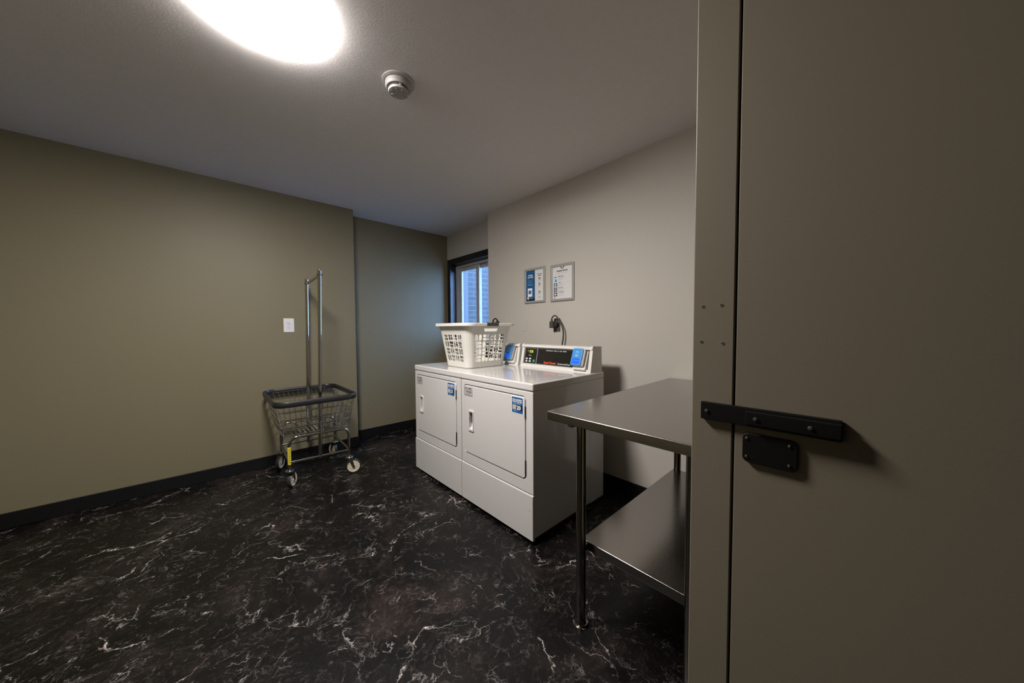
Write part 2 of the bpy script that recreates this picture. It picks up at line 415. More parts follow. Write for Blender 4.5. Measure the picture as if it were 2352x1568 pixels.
sd = thing('smoke_detector', 'round off-white smoke detector on the ceiling', 'smoke detector', (.722, 1.578, H))
bm = bmesh.new(); lathe(bm, [(.077, 0), (.077, -.006), (.070, -.009), (.064, -.011)], (0, 0, 0), 48); mesh_obj('base_plate', bm, M['detector'], sd, 40)
bm = bmesh.new(); lathe(bm, [(.063, -.009), (.062, -.026), (.056, -.034), (.050, -.034)], (0, 0, 0), 48); mesh_obj('housing', bm, M['detector'], sd, 40)
bm = bmesh.new(); lathe(bm, [(.044, -.032), (.044, -.041)], (0, 0, 0), 48); mesh_obj('vent', bm, M['detector_dark'], sd, 40)
bm = bmesh.new(); lathe(bm, [(.047, -.041), (.049, -.045), (.046, -.052), (.035, -.054), (.012, -.054)], (0, 0, 0), 48)
for k in range(8):
    t = k*PI/4; c_, s_ = math.cos(t), math.sin(t)
    tube(bm, [(.018*c_, .018*s_, -.0545), (.038*c_, .038*s_, -.0545)], .0012, 6)
for k in range(3):
    t = k*2*PI/3+.3; box(bm, .046*math.cos(t)-.004, .046*math.sin(t)-.004, -.043, .046*math.cos(t)+.004, .046*math.sin(t)+.004, -.030)
mesh_obj('cap', bm, M['detector'], sd, 40)

# ------------------------------------------------------------------ dryers
DX, DB = 1.282, 1.998
def make_dryer(label, num, y0):
    """local frame: origin at the floor, front right corner seen from the room; +y to the left neighbour, x into depth"""
    W, D = .684, DB-DX
    t = thing('dryer', label, 'dryer', (DX, y0, 0), 'white front-loading dryers')
    # cabinet: box shell with a door opening in the front
    d0, d1, dz0, dz1 = .055, .654, .351, .824          # door span (local y, z)
    bm = bmesh.new()
    box(bm, .004, .0008, .281, .56, .014, .853); box(bm, .004, W-.014, .281, .56, W-.0008, .853)
    box(bm, .55, 0, .03, D, W, .853, bev=.003)
    box(bm, .002, 0.002, .035, .55, .012, .283); box(bm, .002, W-.012, .035, .55, W-.002, .283)
    box(bm, .05, .012, .03, .55, W-.012, .06)
    fp = plate([rrect(-W, .283, 0, .852, .004), rrect(-d1, dz0, -d0, dz1, .026)], .016, .0025)
    merge(bm, fp, WX(.016))
    mesh_obj('cabinet', bm, M['enamel'], t, 35)
    bm = bmesh.new(); box(bm, .018, .03, .32, .026, W-.03, .845); box(bm, .030, .02, .0, .60, W-.02, .036); mesh_obj('gap_shade_and_base', bm, M['gap'], t)  # dark sheet stands in for shade in the door gap; dark base below
    # top
    bm = bmesh.new(); box(bm, -.004, -.003, .858, D, W+.003, .901, bev=.009, seg=4); box(bm, .004, .003, .850, D-.004, W-.003, .862)
    mesh_obj('top_panel', bm, M['enamel'], t, 50)
    # lower panel, slightly proud
    bm = bmesh.new(); box(bm, -.006, -.001, .022, .012, W+.001, .278, bev=.004, seg=3); mesh_obj('lower_panel', bm, M['enamel'], t, 50)
    bm = bmesh.new(); lathe(bm, [(.0028, 0), (.002, .0012)], (-.0058, .024, .19), 10, (-1, 0, 0)); mesh_obj('screw', bm, M['panel_grey'], t)
    # door with a pocket for the pull
    h0, h1, hz0, hz1 = .536, .596, .512, .656
    bm = plate([rrect(-d1+.006, dz0+.006, -d0-.004, dz1-.005, .022), rrect(-h1+.012, hz0+.016, -h0-.01, hz1-.014, .006)], .018, .003)
    bm.transform(WX(.014)); dr = mesh_obj('door', bm, M['enamel'], t, 35)
    # pull: raised rim + curved pocket
    bm = plate([rrect(-h1, hz0, -h0, hz1, .010), rrect(-h1+.013, hz0+.017, -h0-.011, hz1-.015, .006)], .008, .003); bm.transform(WX(-.002))
    n = 12
    for k in range(n):
        def pf(q):
            z = hz1-.014-(hz1-hz0-.030)*q; x = -.002+.024*math.sin(PI*min(1, .12+q*.88))**.6 if q < 1 else -.002
            return x, z
        (xa, za), (xb, zb) = pf(k/n), pf((k+1)/n)
        ya, yb = h0+.008, h1-.010
        bm.faces.new([bm.verts.new(p) for p in ((xa, ya, za), (xa, yb, za), (xb, yb, zb), (xb, ya, zb))])
    for y in (h0+.009, h1-.011):
        bm.faces.new([bm.verts.new(p) for p in ((-.002, y, hz0+.014), (.022, y, hz0+.02), (.022, y, hz1-.014), (-.002, y, hz1-.012))])
    mesh_obj('handle', bm, M['enamel'], dr, 35)
    for za, zb in ((.700, .768), (.376, .463)):
        bm = bmesh.new(); box(bm, -.0052, d0-.003, za, .012, d0+.006, zb, bev=.002); mesh_obj('hinge', bm, M['gap'], dr)
    # maker label
    bm = bmesh.new(); flat(bm, WX(0), -.645, .749, -.549, .811, .004, .0048); lb = mesh_obj('maker_label', bm, M['grey_label'], dr)
    bm = bmesh.new(); F = WX(-.0048)
    for a_ in ((-.642, .750, -.552, .7515), (-.642, .7915, -.552, .7925), (-.642, .750, -.6405, .790), (-.5535, .750, -.552, .790)): flat(bm, F, *a_)
    flat(bm, F, -.628, .757, -.570, .7582); flat(bm, F, -.622, .7635, -.575, .7645)
    for s_, x_, z_, sz in (('10-KGB', -.626, .7705, .019), ('LOT W', -.640, .7955, .012), ('MADE', -.592, .7955, .012)):
        q = text_bm(s_, sz, bold=.0004); merge(bm, q, WX(-.0050) @ Matrix.Translation((x_, z_, 0)))
    mesh_obj('lettering', bm, M['dark_ink'], lb)
    # numbered sticker
    bm = bmesh.new(); flat(bm, WX(0), -.168, .716, -.066, .815, .004, .0048); st = mesh_obj('number_sticker', bm, M['sticker_white'], dr)
    st['label'] = 'blue and white sticker with the number ' + num
    bm = bmesh.new(); flat(bm, WX(0), -.163, .7205, -.0735, .8105, .0048, .0053); mesh_obj('blue_field', bm, M['sticker_blue'], st)
    bm = bmesh.new(); flat(bm, WX(0), -.163, .737, -.0735, .767, .0053, .0057); mesh_obj('dark_band', bm, M['navy'], st)
    bm = bmesh.new(); flat(bm, WX(0), -.158, .738, -.127, .766, .0057, .006); mesh_obj('pale_patch', bm, M['grey_label'], st)
    bm = bmesh.new()
    for s_, x_, z_, sz, bo in (('PAY LAUNDRY', -.156, .792, .0115, .0004), ('WITH THE APP', -.156, .7805, .0115, .0004), (num, -.1225, .7405, .0325, .0010)):
        merge(bm, text_bm(s_, sz, bold=bo), WX(-.0061) @ Matrix.Translation((x_, z_, 0)))
    mesh_obj('lettering', bm, M['white_ink'], st)
    for q4 in ((-.152, .7725, -.088, .7745), (-.152, .7295, -.118, .731)):
        bm = bmesh.new(); flat(bm, WX(0), *q4, .0053, .0057); mesh_obj('fine_print', bm, M['lblue_ink'], st)
    # console
    cx0, cx1 = .568, .600                                # foot and head of the slanted face (local x)
    bm = bmesh.new()
    prism(bm, [(cx0+.010, .9), (cx1+.012, 1.050), (cx1-.008, 1.056), (cx1-.006, 1.072), (cx1+.010, 1.077), (.700, 1.074), (.706, .9)], 'y', .012, W-.012)
    for ya, yb in ((.010, .034), (W-.034, W-.010)):
        prism(bm, [(cx0-.002, .9), (cx1-.006, 1.050), (cx1-.012, 1.058), (cx1-.008, 1.074), (cx1+.004, 1.081), (cx1+.02, 1.079), (.700, 1.076), (.706, .9)], 'y', ya, yb)
    prism(bm, [(cx0-.004, .9), (cx0+.002, .922), (cx0+.03, .922), (cx0+.03, .9)], 'y', .030, W-.030)
    bmesh.ops.bevel(bm, geom=[e for e in bm.edges if e.is_manifold and e.calc_face_angle(0) > .4], offset=.0022, segments=2, affect='EDGES')
    mesh_obj('console', bm, M['console'], t, 40)
    su = Vector((cx1+.012-cx0-.010, 0, .150)).normalized()
    F = frame_mat((cx0+.010-.0005, 0, .9), (0, -1, 0), su)     # u = -y, v up the slope from z=.9
    def fl(bm, ya, yb, va, vb, d0=0, d1=.001): flat(bm, F, -yb, va, -ya, vb, d0, d1)
    bm = bmesh.new(); fl(bm, .036, .650, .026, .150, 0, .002); cp = mesh_obj('control_panel', bm, M['panel_grey'], t)
    bm = bmesh.new(); fl(bm, .040, .512, .031, .145, .002, .003); mesh_obj('black_face', bm, M['panel'], cp)
    bm = bmesh.new(); fl(bm, .520, .644, .031, .143, .002, .003); mesh_obj('keypad_face', bm, M['panel'], cp)
    bm = bmesh.new(); fl(bm, .5145, .5175, .028, .148, .002, .004); mesh_obj('divider', bm, M['console_grey'], cp)
    bm = bmesh.new(); fl(bm, .562, .600, .112, .132, .003, .004); mesh_obj('display', bm, M['lcd'], cp)
    bm = bmesh.new(); merge(bm, text_bm('88', .016, bold=.0003), F @ Matrix.Translation((-.592, .1155, .0042))); mesh_obj('digits', bm, M['dark_ink'], cp)
    for (y, v) in ((.620, .063), (.620, .043), (.583, .064), (.583, .044)):
        bm = bmesh.new(); b2 = plate([rrect(-y-.011, v-.007, -y+.011, v+.007, .005)], .003, .001); merge(bm, b2, F @ Matrix.Translation((0, 0, .003)))
        bt = mesh_obj('button', bm, M['button'], cp, 40)
    bm = plate([rrect(-.551, .038, -.531, .058, .005)], .003, .001); bm.transform(F @ Matrix.Translation((0, 0, .003))); o = mesh_obj('button', bm, M['green'], cp, 40); o['label'] = 'green start button'
    for y, v in ((.618, .126), (.600, .092), (.583, .090)):
        bm = bmesh.new(); fl(bm, y-.003, y+.003, v-.003, v+.003, .003, .0035); mesh_obj('indicator', bm, M['white_ink'], cp)
    bm = bmesh.new(); merge(bm, text_bm('PERMANENT  PRESS  &  MED  TEMPS', .0098, sx=1.25), F @ Matrix.Translation((-.43, .132, .0033))); mesh_obj('lettering', bm, M['white_ink'], cp)
    bm = bmesh.new(); merge(bm, text_bm('Commercial Dryer', .0165, sx=.92), F @ Matrix.Translation((-.305, .037, .0033)))
    mesh_obj('lettering', bm, M['white_ink'], cp)
    bm = text_bm('Speed Queen', .0215, bold=.0007, sx=1.0); bm.transform(F @ Matrix.Translation((-.437, .037, .0033))); o = mesh_obj('lettering', bm, M['red_ink'], cp); o['label'] = 'red lettering'
    # card reader: white wedge, blue body
    bm = bmesh.new()
    ra, rb = .042, .150
    v0 = [F @ Vector(p) for p in ((-rb, .012, 0), (-ra, .012, 0), (-ra, .148, 0), (-rb, .148, 0), (-rb+.004, .014, .031), (-ra-.004, .014, .031), (-ra-.004, .146, .014), (-rb+.004, .146, .014))]
    hexa(bm, v0); bmesh.ops.bevel(bm, geom=bm.edges[:], offset=.0025, segments=2, affect='EDGES')
    rd = mesh_obj('card_reader', bm, M['console'], t, 40)
    bm = bmesh.new(); fl(bm, .030, .042, .014, .149, .0, .004); mesh_obj('shadow_gap', bm, M['gap'], rd)  # flat dark strip, the recess's shade painted as colour
    # blue head: rounded plate following the wedge face
    e1 = F @ Vector((-.1, .014, .031)); e2 = F @ Vector((-.1, .146, .014)); up = (e2-e1).normalized()
    G = frame_mat(e1, (0, -1, 0), up)
    bm = plate([rrect(-.034, .022, .052, .138, .012)], .020, .002); bm.transform(G @ Matrix.Translation((-.006, 0, -.001))); mesh_obj('reader_cheek', bm, M['grey_side'], rd, 40)
    bm = plate([rrect(-.050, .020, .036, .142, .013)], .021, .005); bm.transform(G @ Matrix.Translation((-.006, .002, .006))); mesh_obj('reader_face', bm, M['blue'], rd, 40)
    bm = plate([rrect(-.036, .032, .022, .070, .004)], .0015, .0004); bm.transform(G @ Matrix.Translation((-.006, .002, .0265))); mesh_obj('reader_screen', bm, M['blue_screen'], rd)
    G2 = G @ Matrix.Translation((-.006, .002, .0275))
    for q4 in ((-.018, .112, -.008, .118), (-.004, .112, .006, .118), (-.020, .085, .004, .091), (-.022, .1, .012, .102), (-.030, .054, .016, .056), (-.028, .046, .012, .048)):
        bm = bmesh.new(); flat(bm, G2, *q4); mesh_obj('reader_print', bm, M['lblue_ink'], rd)
    return t
make_dryer('white front-loading dryer with sticker number 20, nearer the steel table', '20', 1.208)
make_dryer('white front-loading dryer with sticker number 21, laundry basket standing on it, nearer the window', '21', 1.900)

# ------------------------------------------------------------------ laundry basket
def make_basket():
    t = thing('laundry_basket', 'white slotted plastic laundry basket with dark grey grips standing on the dryers', 'laundry basket', (1.425, 2.003, .9015))
    BX, BY, HB = .360, .318, .335
    def ext(z):                                 # flare of the wall at height z
        q = z/HB; return .052*q + (.010*max(0, (q-.84)/.16)**1.5)
    def loop(z, off=0, r0=.045, n=5):
        e = ext(z)+off; return rrect(-e, -e, BX+e, BY+e, r0+e*.35, n)
    body = bmesh.new()
    n = 5; zs = [0, .004, .012, .30, .322, HB]
    # corner strips and top / bottom bands, made as full loops outside the slot zone
    Z0, Z1 = .030, .265
    def skin(za, zb, idx=None, off=0):
        A, B = loop(za, off), loop(zb, off); m = len(A)
        for i in range(m):
            if idx is not None and i not in idx: continue
            j = (i+1) % m
            body.faces.new([body.verts.new(p) for p in ((*A[i], za), (*A[j], za), (*B[j], zb), (*B[i], zb))])
    flats = [n, 2*n+1, 3*n+2, 4*n+3]            # edge indices of the four straight runs
    th = .003
    for off in (0, -th):
        skin(.006, Z0, off=off); skin(Z1, HB-.02, off=off, idx=[i for i in range(4*(n+1)) if i not in (n, 3*n+2)]); skin(HB-.02, HB, off=off)
        skin(Z0, Z1, [i for i in range(4*(n+1)) if i not in flats], off)
    bot = loop(.006); body.faces.new([body.verts.new((*p, .004)) for p in bot]); body.faces.new([body.verts.new((*p, .009)) for p in bot])
    b2 = loop(.0, -.004)
    for i in range(len(b2)):
        j = (i+1) % len(b2)
        body.faces.new([body.verts.new(p) for p in ((*b2[i], 0), (*b2[j], 0), (*bot[j], .006), (*bot[i], .006))])
    # flat slotted panels: local u along run, v height; mapped on the flared wall
    def panel(A0, A1, B0, B1, cols, hand=False, za=Z0, zb=Z1, pattern=True, cells=.047, par=0):
        # A0,A1 at z=za ; B0,B1 at zb (3D)
        A0, A1, B0, B1 = map(Vector, (A0, A1, B0, B1)); L = (A1-A0).length; Hh = zb-za
        holes = []
        if pattern:
            rows = 4; cw = cells; ch = .0475; x_ = (L-cols*cw)/2; y_ = .018
            for i in range(cols):
                for j in range(rows):
                    cx, cy = x_+i*cw, y_+j*(ch+.0065); g_ = .0045
                    if (i+j+par) % 2: 
                        w_ = (cw-3*g_)/2
                        for q in (0, 1): holes.append(rrect(cx+g_+q*(w_+g_), cy, cx+g_+q*(w_+g_)+w_, cy+ch, w_*.48, 3))
                    else:
                        h_ = (ch-g_)/2
                        for q in (0, 1): holes.append(rrect(cx+g_, cy+q*(h_+g_), cx+cw-g_, cy+q*(h_+g_)+h_, h_*.48, 3))
        if hand: holes.append([(L/2-.060, .014), (L/2+.060, .014), (L/2+.066, .038), (L/2-.066, .038)])
        p = plate([[(0, 0), (L, 0), (L, Hh), (0, Hh)]]+holes, th)
        for v in p.verts:
            u_, w_ = v.co.x/L, v.co.y/Hh
            P = A0.lerp(A1, u_).lerp(B0.lerp(B1, u_), w_)
            nn = (A1-A0).cross(B0-A0).normalized(); v.co = P + nn*(v.co.z-th)
        merge(body, p)
    A, Bt = loop(Z0), loop(Z1); Cc, D_ = loop(Z1), loop(HB-.02)
    for k, e in enumerate(flats):
        i, j = e, (e+1) % len(A)
        lng = k in (0, 2)
        panel((*A[i], Z0), (*A[j], Z0), (*Bt[i], Z1), (*Bt[j], Z1), 4, cells=.066 if lng else .054, par=k)
    for e in (n, 3*n+2):
        i, j = e, (e+1) % len(Cc)
        panel((*Cc[i], Z1), (*Cc[j], Z1), (*D_[i], HB-.02), (*D_[j], HB-.02), 0, hand=True, za=Z1, zb=HB-.02, pattern=False)
    mesh_obj('basket_body', body, M['basket'], t, 35)
    # rim: rolled lip
    bm = bmesh.new(); e = ext(HB)
    prof = [(-.004, -.004), (-.004, .006), (.002, .010), (.016, .010), (.021, .006), (.021, -.012), (.018, -.012), (.017, .002), (.003, .002), (.002, -.006)]
    loops = []
    for (o_, z_) in prof:
        loops.append([bm.verts.new((*p, HB+z_)) for p in rrect(-e-o_, -e-o_, BX+e+o_, BY+e+o_, .045+e*.35+o_, 8)])
    for a_, b_ in zip(loops, loops[1:]+loops[:1]):
        m = len(a_)
        for i in range(m): bm.faces.new((a_[i], a_[(i+1) % m], b_[(i+1) % m], b_[i]))
    mesh_obj('rim', bm, M['basket'], t, 40)
    for y in (-e-.022, BY+e-.006):
        bm = bmesh.new(); box(bm, BX/2-.066, y, HB-.014, BX/2+.050, y+.026, HB+.0115, bev=.003); mesh_obj('grip', bm, M['grip'], t, 40)
    return t
bk = make_basket()

# ------------------------------------------------------------------ cords, plugs and cover plates
def power_cord(y0, dz, label, mat, plugmat):
    """moulded plug in a wall outlet, the cord looping over and down behind the dryer"""
    t = thing('power_cord', label, 'power cord', (XP, y0, 1.235+dz))
    bm = bmesh.new(); z = 0
    lathe(bm, [(.027, .006), (.029, .014), (.029, .030), (.024, .036)], (0, 0, z), 24, (-1, 0, 0))
    t2 = bmesh.new(); box(t2, -.066, -.018, -.030, -.030, .020, .026, bev=.007, seg=3); merge(bm, t2)
    lathe(bm, [(.011, .02), (.010, .034), (.007, .046)], (-.048, .006, 0), 16, (0, 0, 1))
    mesh_obj('plug', bm, plugmat, t, 40)
    bm = bmesh.new()
    P = catmull([(-.048, .006, .035), (-.048, .002, .055), (-.045, -.016, .073), (-.042, -.040, .068), (-.040, -.068, .036), (-.038, -.094, -.010), (-.036, -.108, -.060), (-.035, -.106, -.115), (-.035, -.095, -.17), (-.050, -.085, -.24), (-.07, -.08, -.36), (-.075, -.08, -.60)], 8)
    tube(bm, P, .0062, 10); mesh_obj('cord', bm, mat, t, 60)
power_cord(1.788, 0, 'dark grey plug and cord looping down behind the dryer numbered 20', M['cord'], M['plug'])
power_cord(2.565, -.004, 'black plug and cord behind the laundry basket at the wall corner', M['blackp'], M['blackp'])
def cover_plate(name, lbl, y, z, w_, h_, mat, hole=True, cat='outlet'):
    t = thing(name, lbl, cat, (XP, y, z))
    bm = plate([rrect(-w_/2, -h_/2, w_/2, h_/2, .006)], .005 if hole else .003, .0015 if hole else .001); bm.transform(WX(0)); mesh_obj('cover', bm, mat, t, 40)
    if hole:
        bm = bmesh.new(); lathe(bm, [(.024, .004), (.023, .0065)], (0, 0, .0), 24, (-1, 0, 0)); mesh_obj('socket', bm, M['blackp'], t, 40)
cover_plate('wall_outlet', 'brown cover plate of the outlet above the dryer numbered 20', 1.772, 1.231, .068, .112, M['plate_brown'])
cover_plate('wall_outlet', 'dark outlet plate behind the laundry basket at the wall corner', 2.548, 1.215, .068, .108, M['plate_brown'])
cover_plate('blank_plate', 'blank wall plate painted in the taupe wall colour', 2.172, 1.235, .07, .114, M['taupe'], False, 'wall plate')

def duplex():
    t = thing('wall_outlet', 'white duplex outlet on the olive wall beside the wire cart', 'outlet', (.5385, YC, 1.2445))
    bm = plate([rrect(-.040, -.062, .040, .062, .005)], .006, .002); bm.transform(WY(0)); mesh_obj('cover', bm, M['white_plate'], t, 40)
    for dz in (.0195, -.0195):
        bm = plate([rrect(-.017, dz-.014, .017, dz+.014, .010)], .003, .0008); bm.transform(WY(-.005)); s_ = mesh_obj('socket', bm, M['white_plate'], t, 40)
        bm = bmesh.new(); F = WY(-.008)
        flat(bm, F, -.0085, dz-.001, -.006, dz+.008); flat(bm, F, .006, dz-.001, .0085, dz+.007)
        lathe(bm, [(.0025, 0), (.0025, .0004)], (0, -.008, dz-.007), 10, (0, -1, 0)); mesh_obj('slot', bm, M['slot'], s_)
    bm = bmesh.new(); lathe(bm, [(.0025, 0), (.0015, .001)], (0, -.0058, 0), 10, (0, -1, 0)); mesh_obj('screw', bm, M['panel_grey'], t)
duplex()

# ------------------------------------------------------------------ posters
def poster(label, ya, yb, za, zb, kind):
    t = thing('poster_frame', label, 'poster', (XP, (ya+yb)/2, (za+zb)/2), 'framed notices on the wall')
    w_, h_ = ya-yb, zb-za; fw_ = .021
    bm = plate([rrect(-w_/2, -h_/2, w_/2, h_/2, .001, 1), rrect(-w_/2+fw_, -h_/2+fw_, w_/2-fw_, h_/2-fw_, .001, 1)], .012, .004, 3)
    bm.transform(WX(0)); mesh_obj('snap_frame', bm, M['alu'], t, 50)
    iw, ih = w_/2-fw_+.002, h_/2-fw_+.002
    bm = bmesh.new(); flat(bm, WX(0), -iw, -ih, iw, ih, .0, .0045); pp = mesh_obj('sheet', bm, M['paper'], t)
    L = {k: bmesh.new() for k in ('poster_blue', 'navy', 'white_ink', 'lblue_ink', 'dark_ink', 'grey_ink')}
    def fb(k, x0, y0, x1, y1, d=0): flat(L[k], WX(-.0045-d*.0005), x0, y0, x1, y1)
    def tx(k, s_, x_, y_, sz, al='LEFT', bo=.0004, d=1): merge(L[k], text_bm(s_, sz, align=al, bold=bo), WX(-.0045-d*.0006) @ Matrix.Translation((x_, y_, 0)))
    if kind == 0:
        fb('poster_blue', -iw, -ih+.026, .002, ih); fb('navy', -iw, -ih, .002, -ih+.026)
        m = -iw/2
        tx('white_ink', 'Mobile', m, .089, .021, 'CENTER'); tx('white_ink', 'Laundry', m, .072, .021, 'CENTER')
        for k in range(5): fb('lblue_ink', m-.030, .050-k*.008, m+.026-(k % 2)*.012, .0508-k*.008, 1)
        fb('lblue_ink', m-.034, .006, m+.030, .009, 1)
        fb('white_ink', m-.034, -.098, m+.022, -.022, 1); fb('poster_blue', m-.024, -.074, m+.012, -.042, 2)
        for k in range(3): fb('lblue_ink', m-.018, -.052-k*.007, m+.006, -.0508-k*.007, 3)
        fb('white_ink', m-.040, -.122, m-.020, -.102, 1); fb('grey_ink', m-.035, -.117, m-.025, -.107, 2); fb('lblue_ink', m-.015, -.114, m+.030, -.112, 1)
        c = iw/2+.004
        tx('dark_ink', 'Scan, load', c, .094, .0125, 'CENTER'); tx('dark_ink', 'and pay', c, .080, .0125, 'CENTER')
        for z in (.058, .008, -.062):
            lathe(L['navy'], [(.010, 0), (.010, .0006)], tuple(WX(-.0045) @ Vector((c, z, 0))), 16, (-1, 0, 0))
            fb('white_ink', c-.003, z-.004, c+.003, z+.004, 2); fb('grey_ink', c-.024, z-.018, c+.022, z-.0168, 1); fb('grey_ink', c-.018, z-.024, c+.016, z-.0230, 1)
        tx('dark_ink', 'ce  io', c, -.112, .012, 'CENTER')
    else:
        lathe(L['dark_ink'], [(.018, 0), (.018, .0005)], tuple(WX(-.0045) @ Vector((0, ih-.003, 0))), 24, (-1, 0, 0))
        lathe(L['white_ink'], [(.008, 0), (.008, .0005)], tuple(WX(-.0051) @ Vector((0, ih-.006, 0))), 16, (-1, 0, 0))
        tx('dark_ink', 'Request Service', 0, .094, .0175, 'CENTER', .0006)
        fb('grey_ink', -.05, .080, .05, .081, 1)
        x = -iw+.014
        tx('poster_blue', 'service', x+.002, .046, .011); fb('lblue_ink', x, .006, x+.036, .040, 0); fb('navy', x+.018, .010, x+.028, .030, 1)
        for k, z in enumerate((-.034, -.072, -.112)):
            fb('navy', x, z, x+.036, z+.033, 0)
            if k == 0: fb('white_ink', x+.008, z, x+.028, z+.027, 1); fb('grey_ink', x+.013, z+.006, x+.023, z+.022, 2)
            elif k == 1: fb('white_ink', x+.008, z+.006, x+.029, z+.027, 1); fb('navy', x+.011, z+.010, x+.026, z+.024, 2); fb('white_ink', x+.015, z+.014, x+.021, z+.019, 3)
            else: lathe(L['white_ink'], [(.011, 0), (.011, .0006)], tuple(WX(-.005) @ Vector((x+.018, z+.0165, 0))), 18, (-1, 0, 0)); fb('navy', x+.0165, z+.010, x+.0195, z+.023, 2)
        for z, s_ in ((.050, 'Online Service'), (.000, 'Text Us'), (-.045, 'Call Us Now'), (-.082, 'Live Chat Help')):
            tx('dark_ink', s_, x+.048, z, .0095, bo=.0002)
            for k in range(3): fb('grey_ink', x+.048, z-.009-k*.008, x+.118-(k*17 % 3)*.012, z-.0083-k*.008, 1)
        tx('dark_ink', 'cs.io', x, -.128, .010)
    for k, b in L.items():
        if len(b.verts): mesh_obj('lettering' if 'ink' in k else 'printed_field', b, M[k], pp)
        else: b.free()
poster('silver-framed notice with blue left half, left of the two above the dryers', 2.154, 1.903, 1.4340, 1.7515, 0)
poster('silver-framed white notice headed Request Service, right of the two above the dryers', 1.839, 1.592, 1.4320, 1.7415, 1)

# ------------------------------------------------------------------ stainless work table
def make_table():
    TX0, TX1, TY0, TY1, TH = .962, 2.172, .236, .836, .878
    t = thing('work_table', 'stainless steel work table with lower shelf and round legs by the doorway', 'table', ((TX0+TX1)/2, (TY0+TY1)/2, 0))
    o = t.location.copy()
    def part(name, bm, mat, sm=40):
        bm.transform(Matrix.Translation(-o)); return mesh_obj(name, bm, mat, t, sm)
    bm = plate([rrect(TX0, TY0, TX1, TY1, .008, 4)], .034, .0035, 3); bm.transform(Matrix.Translation((0, 0, TH-.034))); part('tabletop', bm, M['steel'], 30)
    bm = bmesh.new(); box(bm, 1.02, .30, TH-.062, 2.12, .32, TH-.034); box(bm, 1.02, .755, TH-.062, 2.12, .775, TH-.034); box(bm, 1.3, .3, TH-.06, 1.34, .77, TH-.034); part('support_rail', bm, M['steel'])
    legs = [(1.075, .750), (2.085, .750), (1.075, .340), (2.085, .340)]
    SZ = .33
    bm = plate([rrect(1.108, .345, 2.085, .772, .003, 2)], .036, .0022, 3); bm.transform(Matrix.Translation((0, 0, SZ-.036))); part('shelf', bm, M['steel'], 30)
    for (x, y) in legs:
        bm = bmesh.new(); lathe(bm, [(.0195, .008), (.0195, TH-.05)], (x, y, 0), 28); lathe(bm, [(.026, TH-.062), (.026, TH-.034)], (x, y, 0), 28)
        box(bm, min(x, 1.2)+.010, y-.012, SZ-.030, min(x, 1.2)+.036, y+.012, SZ-.004) if x < 1.5 else None
        lg = part('leg', bm, M['steel_leg'], 50)
        bm = bmesh.new(); lathe(bm, [(.031, 0), (.033, .002), (.032, .005), (.027, .0075), (.0225, .008), (.0205, .012), (.0205, .020)], (x, y, 0), 28)
        bm.transform(Matrix.Translation(-o)); f_ = mesh_obj('foot', bm, M['steel_leg'], lg, 50)
make_table()

